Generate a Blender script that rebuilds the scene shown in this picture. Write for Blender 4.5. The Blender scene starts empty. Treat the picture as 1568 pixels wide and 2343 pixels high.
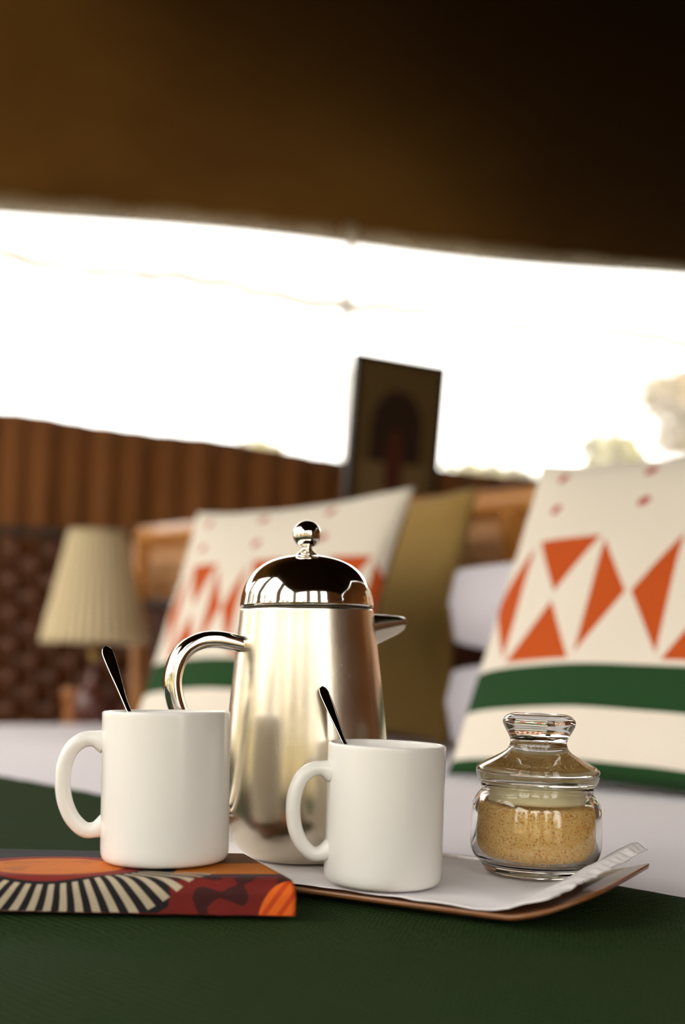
import bpy, bmesh, math, random
from mathutils import Vector, Matrix, noise

random.seed(7)
scene = bpy.context.scene
COL = scene.collection
PI = math.pi
R = math.radians

# ------------------------------------------------------------------ camera
cam_data = bpy.data.cameras.new('camera')
cam = bpy.data.objects.new('camera', cam_data)
COL.objects.link(cam)
scene.camera = cam
cam_data.sensor_fit = 'VERTICAL'
cam_data.sensor_height = 36.0
cam_data.lens = 40.0
cam_data.clip_start = 0.02
CAM_Z, PITCH, ROLL = 0.17, 1.5, 1.1
cam.matrix_world = (Matrix.Translation((0, 0, CAM_Z)) @ Matrix.Rotation(R(90 + PITCH), 4, 'X')
                    @ Matrix.Rotation(R(ROLL), 4, 'Z'))
cam_data.shift_y = 0.1195
cam_data.dof.use_dof = True
cam_data.dof.focus_distance = 0.83
cam_data.dof.aperture_fstop = 2.7

# ------------------------------------------------------------------ sky, exposure
world = bpy.data.worlds.new('bright_sky')
scene.world = world
world.use_nodes = True
bg = world.node_tree.nodes['Background']
bg.inputs['Color'].default_value = (1.0, 0.965, 0.90, 1)
bg.inputs['Strength'].default_value = 3.3
vs = scene.view_settings
vs.view_transform = 'Standard'
vs.look = 'None'
vs.exposure = 0.75
vs.gamma = 1.0
vs.use_curve_mapping = False


# ------------------------------------------------------------------ shader helpers
class N:
    """A scalar socket with arithmetic, so prints can be written as formulas."""
    def __init__(self, nt, s):
        self.nt, self.s = nt, s

    def op(self, o, *args, clamp=False):
        n = self.nt.nodes.new('ShaderNodeMath')
        n.operation = o
        n.use_clamp = clamp
        for i, a in enumerate((self,) + args):
            if isinstance(a, N):
                self.nt.links.new(a.s, n.inputs[i])
            else:
                n.inputs[i].default_value = float(a)
        return N(self.nt, n.outputs[0])

    def __add__(self, b): return self.op('ADD', b)
    __radd__ = __add__
    def __sub__(self, b): return self.op('SUBTRACT', b)
    def __rsub__(self, b): return (self * -1.0) + b
    def __mul__(self, b): return self.op('MULTIPLY', b)
    __rmul__ = __mul__
    def __truediv__(self, b): return self.op('DIVIDE', b)
    def lt(self, b): return self.op('LESS_THAN', b)
    def gt(self, b): return self.op('GREATER_THAN', b)
    def abs(self): return self.op('ABSOLUTE')
    def floor(self): return self.op('FLOOR')
    def mod(self, b): return self.op('FLOORED_MODULO', b)
    def max(self, b): return self.op('MAXIMUM', b)
    def min(self, b): return self.op('MINIMUM', b)
    def sqrt(self): return self.op('SQRT')
    def sin(self): return self.op('SINE')
    def atan2(self, b): return self.op('ARCTAN2', b)
    def inv(self): return 1.0 - self


def new_mat(name, color=(0.8, 0.8, 0.8), rough=0.6, metal=0.0, spec=0.5):
    m = bpy.data.materials.new(name)
    m.use_nodes = True
    b = m.node_tree.nodes['Principled BSDF']
    b.inputs['Base Color'].default_value = (*color, 1)
    b.inputs['Roughness'].default_value = rough
    b.inputs['Metallic'].default_value = metal
    b.inputs['Specular IOR Level'].default_value = spec
    return m, m.node_tree, b


def coords(nt, kind='Object'):
    t = nt.nodes.new('ShaderNodeTexCoord')
    return t.outputs[kind]


def uv_xy(nt):
    s = nt.nodes.new('ShaderNodeSeparateXYZ')
    nt.links.new(coords(nt, 'UV'), s.inputs[0])
    return N(nt, s.outputs[0]), N(nt, s.outputs[1])


def mix(nt, fac, a, b):
    n = nt.nodes.new('ShaderNodeMix')
    n.data_type = 'RGBA'
    for sock, v in ((n.inputs[0], fac), (n.inputs[6], a), (n.inputs[7], b)):
        if isinstance(v, N):
            nt.links.new(v.s, sock)
        elif isinstance(v, (tuple, list)):
            sock.default_value = (*v[:3], 1)
        elif isinstance(v, (int, float)):
            sock.default_value = v
        else:
            nt.links.new(v, sock)
    return n.outputs[2]


def noise_tex(nt, scale, detail=3, vec=None, rough=0.55, stretch=None):
    n = nt.nodes.new('ShaderNodeTexNoise')
    n.inputs['Scale'].default_value = scale
    n.inputs['Detail'].default_value = detail
    n.inputs['Roughness'].default_value = rough
    v = vec or coords(nt)
    if stretch:
        mp = nt.nodes.new('ShaderNodeMapping')
        mp.inputs['Scale'].default_value = stretch
        nt.links.new(v, mp.inputs[0])
        v = mp.outputs[0]
    nt.links.new(v, n.inputs['Vector'])
    return N(nt, n.outputs['Fac'])


def bump(nt, bsdf, height, strength=0.3, dist=0.001):
    b = nt.nodes.new('ShaderNodeBump')
    b.inputs['Strength'].default_value = strength
    b.inputs['Distance'].default_value = dist
    nt.links.new(height.s if isinstance(height, N) else height, b.inputs['Height'])
    nt.links.new(b.outputs[0], bsdf.inputs['Normal'])


def link_color(nt, bsdf, c):
    nt.links.new(c, bsdf.inputs['Base Color'])


def fabric(name, color, rough=0.85, weave=900, strength=0.25, vary=0.12, vscale=9):
    m, nt, b = new_mat(name, color, rough, spec=0.15)
    f = noise_tex(nt, vscale, 4)
    dark = tuple(c * (1 - vary) for c in color)
    light = tuple(min(1, c * (1 + vary)) for c in color)
    link_color(nt, b, mix(nt, f, dark, light))
    s = nt.nodes.new('ShaderNodeSeparateXYZ')
    nt.links.new(coords(nt), s.inputs[0])
    h = (N(nt, s.outputs[0]) * weave).sin() * (N(nt, s.outputs[1]) * weave).sin() + (N(nt, s.outputs[2]) * weave).sin()
    bump(nt, b, h, strength, 0.0006)
    b.inputs['Sheen Weight'].default_value = 0.15
    return m


def wood(name, c1, c2, rough=0.45, stretch=(4, 60, 60), scale=1.0, coat=0.0):
    m, nt, b = new_mat(name, c1, rough)
    f = noise_tex(nt, scale, 5, stretch=stretch)
    link_color(nt, b, mix(nt, (f - 0.3).op('MULTIPLY', 2.2, clamp=True), c1, c2))
    bump(nt, b, f, 0.15, 0.001)
    b.inputs['Coat Weight'].default_value = coat
    return m


# ------------------------------------------------------------------ mesh helpers
def mesh_obj(name, verts, faces, mat, parent=None, smooth=True, uvs=None, loc=None, rot=None):
    me = bpy.data.meshes.new(name)
    me.from_pydata([tuple(v) for v in verts], [], faces)
    me.update()
    if smooth:
        me.polygons.foreach_set('use_smooth', [True] * len(me.polygons))
    if uvs is not None:
        l = me.uv_layers.new(name='UVMap')
        for lp in me.loops:
            l.data[lp.index].uv = uvs[lp.vertex_index]
    if mat:
        me.materials.append(mat)
    o = bpy.data.objects.new(name, me)
    COL.objects.link(o)
    if parent:
        o.parent = parent
    if loc is not None:
        o.location = loc
    if rot is not None:
        o.rotation_euler = rot
    return o


def fix_normals(o):
    bm = bmesh.new()
    bm.from_mesh(o.data)
    bmesh.ops.recalc_face_normals(bm, faces=bm.faces)
    bm.to_mesh(o.data)
    bm.free()
    return o


def thing(name, label, cat, loc=(0, 0, 0), rotz=0.0, group=None, tilt=(0, 0)):
    o = bpy.data.objects.new(name, None)
    COL.objects.link(o)
    o.empty_display_size = 0.05
    o.location = loc
    o.rotation_euler = (tilt[0], tilt[1], rotz)
    return tag(o, label, cat, group)


def tag(o, label, cat, group=None, kind=None):
    o['label'] = label
    o['category'] = cat
    if group:
        o['group'] = group
    if kind:
        o['kind'] = kind
    return o


def struct(o, label=None, cat=None):
    o['kind'] = 'structure'
    if label:
        o['label'] = label
    if cat:
        o['category'] = cat
    return o


def catmull(pts, n):
    out = []
    P = [pts[0]] + list(pts) + [pts[-1]]
    for i in range(1, len(P) - 2):
        p0, p1, p2, p3 = [Vector(p) for p in P[i - 1:i + 3]]
        for k in range(n):
            t = k / n
            out.append(0.5 * ((2 * p1) + (p2 - p0) * t + (2 * p0 - 5 * p1 + 4 * p2 - p3) * t * t
                              + (3 * p1 - p0 - 3 * p2 + p3) * t ** 3))
    out.append(Vector(pts[-1]))
    return out


def lathe(name, prof, mat, parent=None, segs=96, loc=None, wob=None):
    """prof: list of (r, z); r == 0 closes."""
    verts, faces, rings = [], [], []
    for (r, z) in prof:
        if r <= 1e-7:
            rings.append([len(verts)])
            verts.append((0, 0, z))
        else:
            ids = []
            for k in range(segs):
                a = 2 * PI * k / segs
                rr = r * (wob(a, z) if wob else 1)
                ids.append(len(verts))
                verts.append((rr * math.cos(a), rr * math.sin(a), z))
            rings.append(ids)
    for A, B in zip(rings, rings[1:]):
        if len(A) == 1 and len(B) == 1:
            continue
        for k in range(segs):
            k2 = (k + 1) % segs
            if len(A) == 1:
                faces.append((A[0], B[k2], B[k]))
            elif len(B) == 1:
                faces.append((A[k], A[k2], B[0]))
            else:
                faces.append((A[k], A[k2], B[k2], B[k]))
    o = mesh_obj(name, verts, faces, mat, parent, loc=loc)
    return fix_normals(o)


def sweep(name, path, radii, mat, parent=None, segs=20, normal=None, power=2.0, cap=True):
    """Tube along path; radii = list of (a, b) half sizes: a along `normal`'s side vector, b along the normal."""
    verts, faces = [], []
    n = len(path)
    path = [Vector(p) for p in path]
    nv = Vector(normal) if normal else None
    prevb = None
    for i, p in enumerate(path):
        t = (path[min(i + 1, n - 1)] - path[max(i - 1, 0)]).normalized()
        if nv:
            side = nv.normalized()
            up = side.cross(t).normalized()
            side = t.cross(up).normalized()
        else:
            if prevb is None:
                ref = Vector((0, 0, 1)) if abs(t.z) < 0.9 else Vector((1, 0, 0))
                side = t.cross(ref).normalized()
            else:
                side = (prevb - t * prevb.dot(t)).normalized()
            prevb = side
            up = side.cross(t).normalized()
        a, b = radii[i] if isinstance(radii, list) else radii
        for k in range(segs):
            th = 2 * PI * k / segs
            c, s = math.cos(th), math.sin(th)
            cx = math.copysign(abs(c) ** (2 / power), c)
            sy = math.copysign(abs(s) ** (2 / power), s)
            verts.append(p + side * (a * cx) + up * (b * sy))
    for i in range(n - 1):
        for k in range(segs):
            k2 = (k + 1) % segs
            faces.append((i * segs + k, i * segs + k2, (i + 1) * segs + k2, (i + 1) * segs + k))
    if cap:
        faces.append(tuple(range(segs - 1, -1, -1)))
        faces.append(tuple((n - 1) * segs + k for k in range(segs)))
    o = mesh_obj(name, verts, faces, mat, parent)
    return fix_normals(o)


def grid(name, nu, nv, f, mat, parent=None, uv=True, thick=0.0, smooth=True):
    verts, uvs, faces = [], [], []
    for j in range(nv + 1):
        for i in range(nu + 1):
            a, b = i / nu, j / nv
            verts.append(f(a, b))
            uvs.append((a, b))
    for j in range(nv):
        for i in range(nu):
            q = j * (nu + 1) + i
            faces.append((q, q + 1, q + nu + 2, q + nu + 1))
    o = mesh_obj(name, verts, faces, mat, parent, smooth, uvs if uv else None)
    if thick:
        md = o.modifiers.new('thickness', 'SOLIDIFY')
        md.thickness = thick
        md.offset = 0
    return o


def box(name, lo, hi, mat, parent=None, bevel=0.004, loc=None, rotz=None):
    bm = bmesh.new()
    bmesh.ops.create_cube(bm, size=1)
    for v in bm.verts:
        v.co = Vector([(lo[i] + hi[i]) / 2 + v.co[i] * (hi[i] - lo[i]) for i in range(3)])
    if bevel:
        bmesh.ops.bevel(bm, geom=bm.edges[:], offset=bevel, segments=2, affect='EDGES', profile=0.7)
    me = bpy.data.meshes.new(name)
    bm.to_mesh(me)
    bm.free()
    me.materials.append(mat)
    o = bpy.data.objects.new(name, me)
    COL.objects.link(o)
    if parent:
        o.parent = parent
    if loc is not None:
        o.location = loc
    if rotz is not None:
        o.rotation_euler = (0, 0, rotz)
    return o


S2 = math.sqrt(0.5)
def bed(u, v, z=0.0):
    """bed axes: u runs along the headboard (towards the camera), v runs from the foot to the head"""
    return Vector((S2 * (u + v), S2 * (v - u), z))


def sstep(a, b, x):
    t = max(0.0, min(1.0, (x - a) / (b - a)))
    return t * t * (3 - 2 * t)


# ------------------------------------------------------------------ the tent
W_DIR = Vector((0.966, 0.259, 0)).normalized()       # along the window wall
W_IN = Vector((W_DIR.y, -W_DIR.x, 0))                # from that wall towards the camera
W_O = Vector((0.08, 4.45, 0))
FLOOR_Z = -0.62
EAVE_Z, RIDGE_Z = 1.885, 3.0
T_L, T_R, T_D = -3.3, 2.7, 6.4
def tent(w, q, z):
    p = W_O + W_DIR * w + W_IN * q
    return Vector((p.x, p.y, z))


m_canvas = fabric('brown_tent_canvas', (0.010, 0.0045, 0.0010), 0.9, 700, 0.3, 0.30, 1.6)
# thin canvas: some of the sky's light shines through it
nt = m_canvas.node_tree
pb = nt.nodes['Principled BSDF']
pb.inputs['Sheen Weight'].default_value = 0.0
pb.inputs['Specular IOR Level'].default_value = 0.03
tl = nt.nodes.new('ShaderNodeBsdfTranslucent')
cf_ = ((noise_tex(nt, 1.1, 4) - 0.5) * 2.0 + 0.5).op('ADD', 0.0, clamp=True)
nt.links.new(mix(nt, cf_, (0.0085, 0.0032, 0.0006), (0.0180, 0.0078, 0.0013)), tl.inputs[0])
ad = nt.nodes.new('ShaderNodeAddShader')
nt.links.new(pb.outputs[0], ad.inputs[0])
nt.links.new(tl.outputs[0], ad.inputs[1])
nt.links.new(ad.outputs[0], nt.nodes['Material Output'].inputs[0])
m_canvas_wall = fabric('brown_wall_canvas', (0.27, 0.105, 0.033), 0.9, 700, 0.3, 0.2, 3)
m_floor, nt, b = new_mat('sisal_floor', (0.13, 0.085, 0.045), 0.9)
bump(nt, b, noise_tex(nt, 180, 3), 0.4, 0.003)
m_earth, nt, b = new_mat('dry_earth', (0.20, 0.165, 0.09), 0.95)
link_color(nt, b, mix(nt, noise_tex(nt, 0.8, 5), (0.15, 0.13, 0.06), (0.25, 0.20, 0.12)))


def roof_pt(a, c):
    w = T_L + (T_R - T_L) * a
    q = -0.10 + (T_D + 0.2) * c
    k = abs(q - T_D / 2) / (T_D / 2)
    z = RIDGE_Z + (EAVE_Z - RIDGE_Z) * k + 0.02 * w
    sag = -0.035 * math.sin(PI * min(1, k)) + 0.018 * math.sin(a * 21 + 1.5 * math.sin(c * 9)) * math.sin(PI * min(k, 1))
    edge = 0.012 * math.sin(a * 17) * (1 - sstep(0, 0.05, c))
    return tent(w, q, z + sag + edge)
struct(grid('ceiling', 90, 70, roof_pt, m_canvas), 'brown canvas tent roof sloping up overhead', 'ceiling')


m_shade_sheet = fabric('dark_green_shade_sheet', (0.05, 0.06, 0.035), 0.9, 700, 0.2, 0.15, 2)
def shade_sheet_pt(a, c):  # added out of view; its slanted edge shades the roof's upper right
    w = T_L - 0.3 + (T_R - T_L + 0.8) * a
    q0 = max(-0.5, 0.12 - 0.58 * w)
    q = q0 + (T_D + 0.4 - q0) * c
    z = RIDGE_Z + (EAVE_Z - RIDGE_Z) * abs(q - T_D / 2) / (T_D / 2) + 0.02 * w
    return tent(w, q, z + 0.42)
struct(grid('shade_sheet', 40, 60, shade_sheet_pt, m_shade_sheet, thick=0.006), 'added unseen flysheet stretched above the tent roof', 'shade_sheet')


def side_wall(a, b_):
    q = T_D * a
    k = abs(q - T_D / 2) / (T_D / 2)
    top = RIDGE_Z + (EAVE_Z - RIDGE_Z) * k
    return tent(T_R + 0.01 * math.sin(a * 60), q, FLOOR_Z + (top - FLOOR_Z) * b_)
struct(grid('wall_right', 120, 12, side_wall, m_canvas_wall, thick=0.006), 'brown canvas side wall of the tent', 'wall')


def flap(a, b_):
    w = T_L + (T_R - T_L) * a
    top = 1.055 - 0.105 * sstep(-1.6, 0.4, w) + 0.006 * math.sin(w * 8)
    ph = w * 2 * PI / 0.115 + 0.8 * math.sin(w * 5.1)
    amp = 0.016 * (0.45 + 0.55 * (1 - b_))
    lean = 0.03 * b_
    return tent(w + lean * 0.8, 0.02 + amp * math.sin(ph) + 0.006 * math.sin(ph * 0.37 + 2), FLOOR_Z + (top - FLOOR_Z) * b_)
struct(grid('wall_back', 520, 16, flap, m_canvas_wall, thick=0.005), 'pleated brown canvas wall below the long bright window', 'wall')

def blocker_wall(a, c):  # added behind the camera to dim the roof and the mugs' right sides
    w = 0.15 + (T_R - 0.15) * a
    return tent(w, T_D + 0.012 * math.sin(a * 90), FLOOR_Z + (EAVE_Z - FLOOR_Z) * c)
struct(grid('blocker_wall_front', 120, 8, blocker_wall, m_canvas_wall, thick=0.006), 'added unseen brown canvas wall behind the camera, cutting light from the right', 'wall')
m_tied = fabric('beige_unseen_curtain', (0.34, 0.25, 0.14), 0.9, 700, 0.2, 0.2, 4)
m_post, nt, b = new_mat('unseen_pole_wood', (0.10, 0.05, 0.022), 0.6)
bump(nt, b, noise_tex(nt, 40, 3), 0.3, 0.002)
n_ = 0
for (w_, q_) in ((-0.75, T_D), (-1.75, T_D), (-3.2, T_D - 0.1), (-3.25, 4.6), (-3.25, 2.9), (-3.25, 1.2)):  # unseen poles and curtains, added to streak the pot's reflection
    n_ += 1
    zt = RIDGE_Z + (EAVE_Z - RIDGE_Z) * abs(q_ - T_D / 2) / (T_D / 2) - 0.06
    po = sweep('unseen_pole_%d' % n_, [tent(w_, q_, FLOOR_Z), tent(w_, q_, 1.0), tent(w_, q_, zt)], (0.035, 0.035), m_post, None, 12)
    struct(po, 'added unseen tent pole with a tied curtain, for the pot to reflect', 'pole')
    pr = []
    for i in range(15):
        z_ = FLOOR_Z + 0.05 + (zt - FLOOR_Z - 0.1) * i / 14
        tie = math.exp(-((z_ - 0.45) / 0.35) ** 2)
        pr.append((0.17 - 0.10 * tie, z_))
    cu = lathe('unseen_curtain', pr, m_tied, po, 72, wob=lambda a, z: 1 + 0.16 * math.sin(a * 11 + z))
    cu.location = tent(w_ + 0.13, q_, 0) if q_ > 6 else tent(w_, q_ - 0.15, 0)

# gauze of the long window, with its sewn seam and the hem of the rolled-up curtain
def gauze_mat(name, col, alpha):
    m = bpy.data.materials.new(name)
    m.use_nodes = True
    nt = m.node_tree
    nt.nodes.clear()
    out = nt.nodes.new('ShaderNodeOutputMaterial')
    tr = nt.nodes.new('ShaderNodeBsdfTransparent')
    tr.inputs[0].default_value = (1, 1, 1, 1)
    tl = nt.nodes.new('ShaderNodeBsdfTranslucent')
    tl.inputs[0].default_value = (*col, 1)
    mx = nt.nodes.new('ShaderNodeMixShader')
    f = noise_tex(nt, 5, 3) * 0.3 + (alpha - 0.15)
    nt.links.new(f.s, mx.inputs[0])
    nt.links.new(tr.outputs[0], mx.inputs[1])
    nt.links.new(tl.outputs[0], mx.inputs[2])
    nt.links.new(mx.outputs[0], out.inputs[0])
    return m
m_gauze = gauze_mat('white_window_gauze', (0.8, 0.78, 0.74), 0.16)
m_hem = gauze_mat('doubled_gauze_hem', (0.30, 0.28, 0.26), 0.93)
m_seam = gauze_mat('doubled_gauze_seam', (0.34, 0.31, 0.28), 0.82)
win = struct(grid('window_1', 120, 20, lambda a, c: tent(T_L + (T_R - T_L) * a, -0.02 + 0.012 * math.sin(a * 70 + 2 * c) * (1 - c),
                                                       0.93 + 0.98 * c), m_gauze), 'long bright gauze window of the tent', 'window')
def hem_pt(a, c):
    w = T_L + (T_R - T_L) * a
    z = 1.66 - 0.06 * sstep(-1.6, 0.5, w) + 0.012 * math.sin(w * 7) - 0.07 * c + 0.006 * math.sin(w * 31)
    return tent(w, 0.012 + 0.004 * math.sin(w * 40), z)
grid('hem', 160, 2, hem_pt, m_hem, win)
grid('valance', 160, 8, lambda a, c: (lambda w: tent(w, 0.005 + 0.01 * math.sin(w * 22), 1.885 - c * (0.225 + 0.06 * sstep(-1.6, 0.5, w) - 0.012 * math.sin(w * 7))))(T_L + (T_R - T_L) * a), m_gauze, win)
grid('seam', 2, 20, lambda a, c: tent(-0.115 + 0.045 * a + 0.008 * math.sin(c * 9), 0.018, 0.92 + 0.99 * c), m_seam, win)

struct(box('floor', (-4.5, -3.5, -0.04), (4.5, 5.2, 0), m_floor, bevel=0, loc=(0, 0, FLOOR_Z), rotz=R(15)))
m = mesh_obj('ground', [(-60, -60, -0.70), (60, -60, -0.70), (60, 60, -0.70), (-60, 60, -0.70)], [(0, 1, 2, 3)], m_earth, smooth=False)
struct(m, 'dry earth ground outside the tent', 'ground')

m_grass, nt, b = new_mat('dry_grass_hill', (0.36, 0.29, 0.14), 0.95)
link_color(nt, b, mix(nt, noise_tex(nt, 0.5, 6), (0.20, 0.18, 0.08), (0.46, 0.37, 0.19)))
def hill(a, c):  # unseen grass bank, added for its beige band of reflection in the pot
    th = R(150 + 150 * a)
    r = 16 + 14 * c
    h = (2.2 + 2.0 * noise.noise(Vector((a * 9, 0.5, 0))) + 0.9 * noise.noise(Vector((a * 31, 2, 0)))) * sstep(0, 0.7, c)
    return Vector((r * math.cos(th), r * math.sin(th), -0.72 + max(0, h) * 1.3))
struct(grid('unseen_hills', 120, 12, hill, m_grass), 'added low dry grass hills outside the tent behind the camera', 'hill')

# unseen dry trees, added to break up the sky reflected in the pot
rt = random.Random(21)
verts, faces = [], []
for k in range(15):
    th = R(152 + 9.5 * k + rt.uniform(-3, 3))
    dist = rt.uniform(9.5, 13)
    H = rt.uniform(3.2, 6.0)
    cx, cy = dist * math.cos(th), dist * math.sin(th)
    for _ in range(1500):
        d = Vector((rt.gauss(0, 1), rt.gauss(0, 1), rt.gauss(0, 1))).normalized() * rt.uniform(.55, 1)
        c_ = Vector((cx + d.x * 0.85, cy + d.y * 0.85, -0.7 + H * (0.55 + 0.45 * d.z)))
        sz = rt.uniform(0.10, 0.2)
        rot = Matrix.Rotation(rt.uniform(0, 6.3), 3, 'Z') @ Matrix.Rotation(rt.uniform(-1.4, 1.4), 3, 'X')
        q = len(verts)
        for p in ((-sz * .5, 0, 0), (0, -sz, 0.01), (sz * .5, 0, 0), (0, sz, 0.01)):
            verts.append(c_ + rot @ Vector(p))
        faces.append((q, q + 1, q + 2, q + 3))
o = mesh_obj('unseen_treeline', verts, faces, m_grass, smooth=False)
struct(o, 'added unseen line of dry trees beyond the open front, for reflections', 'trees')

# ------------------------------------------------------------------ bushes outside the window
m_leaf, nt, b = new_mat('dry_olive_leaves', (0.30, 0.27, 0.10), 0.8)
link_color(nt, b, mix(nt, noise_tex(nt, 2.5, 3), (0.22, 0.21, 0.07), (0.42, 0.36, 0.16)))
m_leaf2, nt, b = new_mat('dry_tan_leaves', (0.36, 0.26, 0.12), 0.8)
link_color(nt, b, mix(nt, noise_tex(nt, 2.5, 3), (0.28, 0.2, 0.09), (0.46, 0.36, 0.19)))
m_bark, nt, b = new_mat('grey_bark', (0.14, 0.10, 0.07), 0.9)
bump(nt, b, noise_tex(nt, 40, 4), 0.5, 0.01)


def bush(name, label, cx, cy, top, rx, mat, count, seed, trunk_h, group):
    rnd = random.Random(seed)
    t = thing(name, label, 'tree' if 'tree' in name else 'bush', (cx, cy, -0.70), 0, group)
    H = top + 0.70
    path = catmull([(0, 0, 0), (0.03 * rx, 0.02, H * 0.3), (-0.04 * rx, 0, H * 0.6), (0, 0.03, H * 0.85)], 5)
    sweep('trunk', path, [(0.09 * (1 - 0.8 * i / (len(path) - 1)) + 0.01,) * 2 for i in range(len(path))], m_bark, t, 8)
    verts, faces = [], []
    lobes = [(rnd.uniform(-.6, .6) * rx, rnd.uniform(-.5, .5) * rx, rnd.uniform(trunk_h, 0.9) * H, rnd.uniform(.35, .5) * rx) for _ in range(10)]
    for _ in range(count):
        lx, ly, lz, lr = rnd.choice(lobes)
        d = Vector((rnd.gauss(0, 1), rnd.gauss(0, 1), rnd.gauss(0, 1))).normalized() * lr * rnd.uniform(.4, 1)
        c = Vector((lx, ly, lz)) + Vector((d.x, d.y, d.z * 0.7))
        c.z = min(c.z, H)
        s = rnd.uniform(0.05, 0.10)
        rot = Matrix.Rotation(rnd.uniform(0, 6.3), 3, 'Z') @ Matrix.Rotation(rnd.uniform(-1.2, 1.2), 3, 'X')
        q = len(verts)
        for p in ((-s * .4, 0, 0), (0, -s, 0.01), (s * .4, 0, 0), (0, s, 0.01)):
            verts.append(c + rot @ Vector(p))
        faces.append((q, q + 1, q + 2, q + 3))
    f = mesh_obj('foliage', verts, faces, mat, t, smooth=False)
    f['kind'] = 'stuff'
G = 'bushes outside the window'
bush('olive_bush', 'pale olive bush outside, just left of the framed picture', -0.45, 11.2, 2.60, 0.75, m_leaf, 4500, 1, 0.5, G)
bush('olive_bush', 'low olive bush outside, just right of the framed picture', 1.12, 9.6, 2.30, 0.70, m_leaf, 4500, 2, 0.5, G)
bush('olive_bush', 'low olive bush outside, above the top of the near patterned cushion', 2.50, 10.0, 2.35, 0.70, m_leaf, 4500, 3, 0.5, G)
bush('tan_tree', 'tan leafy tree outside at the right edge of the window', 4.05, 12.4, 3.75, 0.95, m_leaf2, 8000, 4, 0.45, G)

# ------------------------------------------------------------------ bed with rattan headboard
BED_U0, BED_U1, BED_V0, BED_V1 = -2.66, -0.18, -0.25, 1.93
m_sheet = fabric('white_cotton_sheet', (0.80, 0.75, 0.79), 0.8, 1600, 0.12, 0.03, 6)
m_matt = fabric('mattress_ticking', (0.62, 0.58, 0.55), 0.9)
m_darkwood = wood('dark_stained_wood', (0.060, 0.026, 0.012), (0.028, 0.012, 0.006), 0.5)
m_honey = wood('honey_rattan_pole', (0.60, 0.26, 0.055), (0.48, 0.19, 0.04), 0.4, coat=0.2)
m_peach = wood('pale_rattan_cane', (0.78, 0.46, 0.22), (0.64, 0.34, 0.14), 0.5)
m_weave = wood('dark_woven_rattan', (0.165, 0.048, 0.010), (0.075, 0.020, 0.005), 0.55, stretch=(30, 30, 30))

bed_root = thing('bed', 'wide bed with a honey rattan headboard across the tent', 'bed', bed(-1.42, 0.85, FLOOR_Z), R(-45))
def bl(u, v, z):          # bed coordinates -> local of the bed root
    return Vector((u + 1.42, v - 0.85, z - FLOOR_Z))
box('bed_base', bl(BED_U0 + .03, BED_V0 + .03, -0.50), bl(BED_U1 - .03, BED_V1, -0.26), m_darkwood, bed_root, 0.01)
for uu in (BED_U0 + .1, BED_U1 - .1):
    for vv in (BED_V0 + .1, BED_V1 - .1):
        box('leg', bl(uu - .04, vv - .04, FLOOR_Z), bl(uu + .04, vv + .04, -0.50), m_darkwood, bed_root, 0.005)
box('mattress', bl(BED_U0 + .01, BED_V0 + .01, -0.26), bl(BED_U1 - .01, BED_V1 - .01, -0.012), m_matt, bed_root, 0.05)
HU0, HU1, HV, HZ = -2.86, -0.10, 2.00, 0.575
hb = bpy.data.objects.new('headboard', None)
COL.objects.link(hb)
hb.parent = bed_root
path = [bl(HU0 + (HU1 - HU0) * i / 24, HV, HZ - 0.034 - 0.030 * i / 24) for i in range(25)]
sweep('top_rail', path, (0.034, 0.034), m_honey, hb, 16)
path = [bl(HU0 + (HU1 - HU0) * i / 24, HV, 0.335) for i in range(25)]
sweep('lower_rail', path, (0.02, 0.02), m_darkwood, hb, 12)
for uu in (HU0, -1.48, HU1):
    sweep('post', [bl(uu, HV, FLOOR_Z), bl(uu, HV, 0.0), bl(uu, HV, HZ - 0.05)], (0.03, 0.03), m_honey, hb, 14)
cane = None
nc = 150
for i in range(nc):
    uu = HU0 + 0.05 + (HU1 - HU0 - 0.1) * i / (nc - 1)
    if cane is None:
        cane = sweep('cane', [(0, 0, 0.345), (0, 0, 0.43), (0, 0, 0.52)], (0.0086, 0.0086), m_peach, hb, 6)
        c = cane
    else:
        c = cane.copy()
        COL.objects.link(c)
        c.parent = hb
    c.location = bl(uu, HV, 0)
for k, z in enumerate((0.395, 0.44)):
    path = [bl(HU0 + 0.03 + (HU1 - HU0 - 0.06) * i / 300, HV + 0.011 * (1 if (i + k) % 2 else -1), z) for i in range(301)]
    sweep('weaver', path, (0.010, 0.004), m_peach, hb, 6, normal=(0, 0, 1))
for i in range(56):
    uu = HU0 + 0.06 + (HU1 - HU0 - 0.12) * i / 55
    box('slat', bl(uu - .019, HV - .008, -0.4), bl(uu + .019, HV + .008, 0.32), m_weave, hb, 0.003)


def bed_z(u, v):
    """gentle relief of the sheet over the mattress"""
    z = 0.004 * noise.noise(Vector((u * 2.2, v * 2.2, 1.3))) + 0.0035 * math.sin((v * 0.8 + u * 0.35) * 9.0)
    # the sheet is pressed flat under the tray and the folded cloth
    p = bed(u, v)
    calm = sstep(0.95, 1.15, v)
    return z * calm - 0.0 + 0.0


def sheet_pt(a, c):
    u = BED_U0 - 0.05 + (BED_U1 - BED_U0 + 0.10) * a
    v = BED_V0 - 0.05 + (BED_V1 - BED_V0 + 0.06) * c
    du = max(BED_U0 + 0.03 - u, u - (BED_U1 - 0.03), 0)
    dv = max(BED_V0 + 0.03 - v, 0)
    z = bed_z(u, v)
    drop = du / 0.08 + dv / 0.08
    if drop > 0:
        z -= 0.40 * min(1, drop) ** 2
        u = max(BED_U0 - 0.012, min(BED_U1 + 0.012, u))
        v = max(BED_V0 - 0.012, v)
    return bed(u, v, z)
sheet = grid('bed_sheet', 180, 170, sheet_pt, m_sheet)
tag(sheet, 'white cotton sheet spread over the bed below the cushions', 'sheet')

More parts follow.
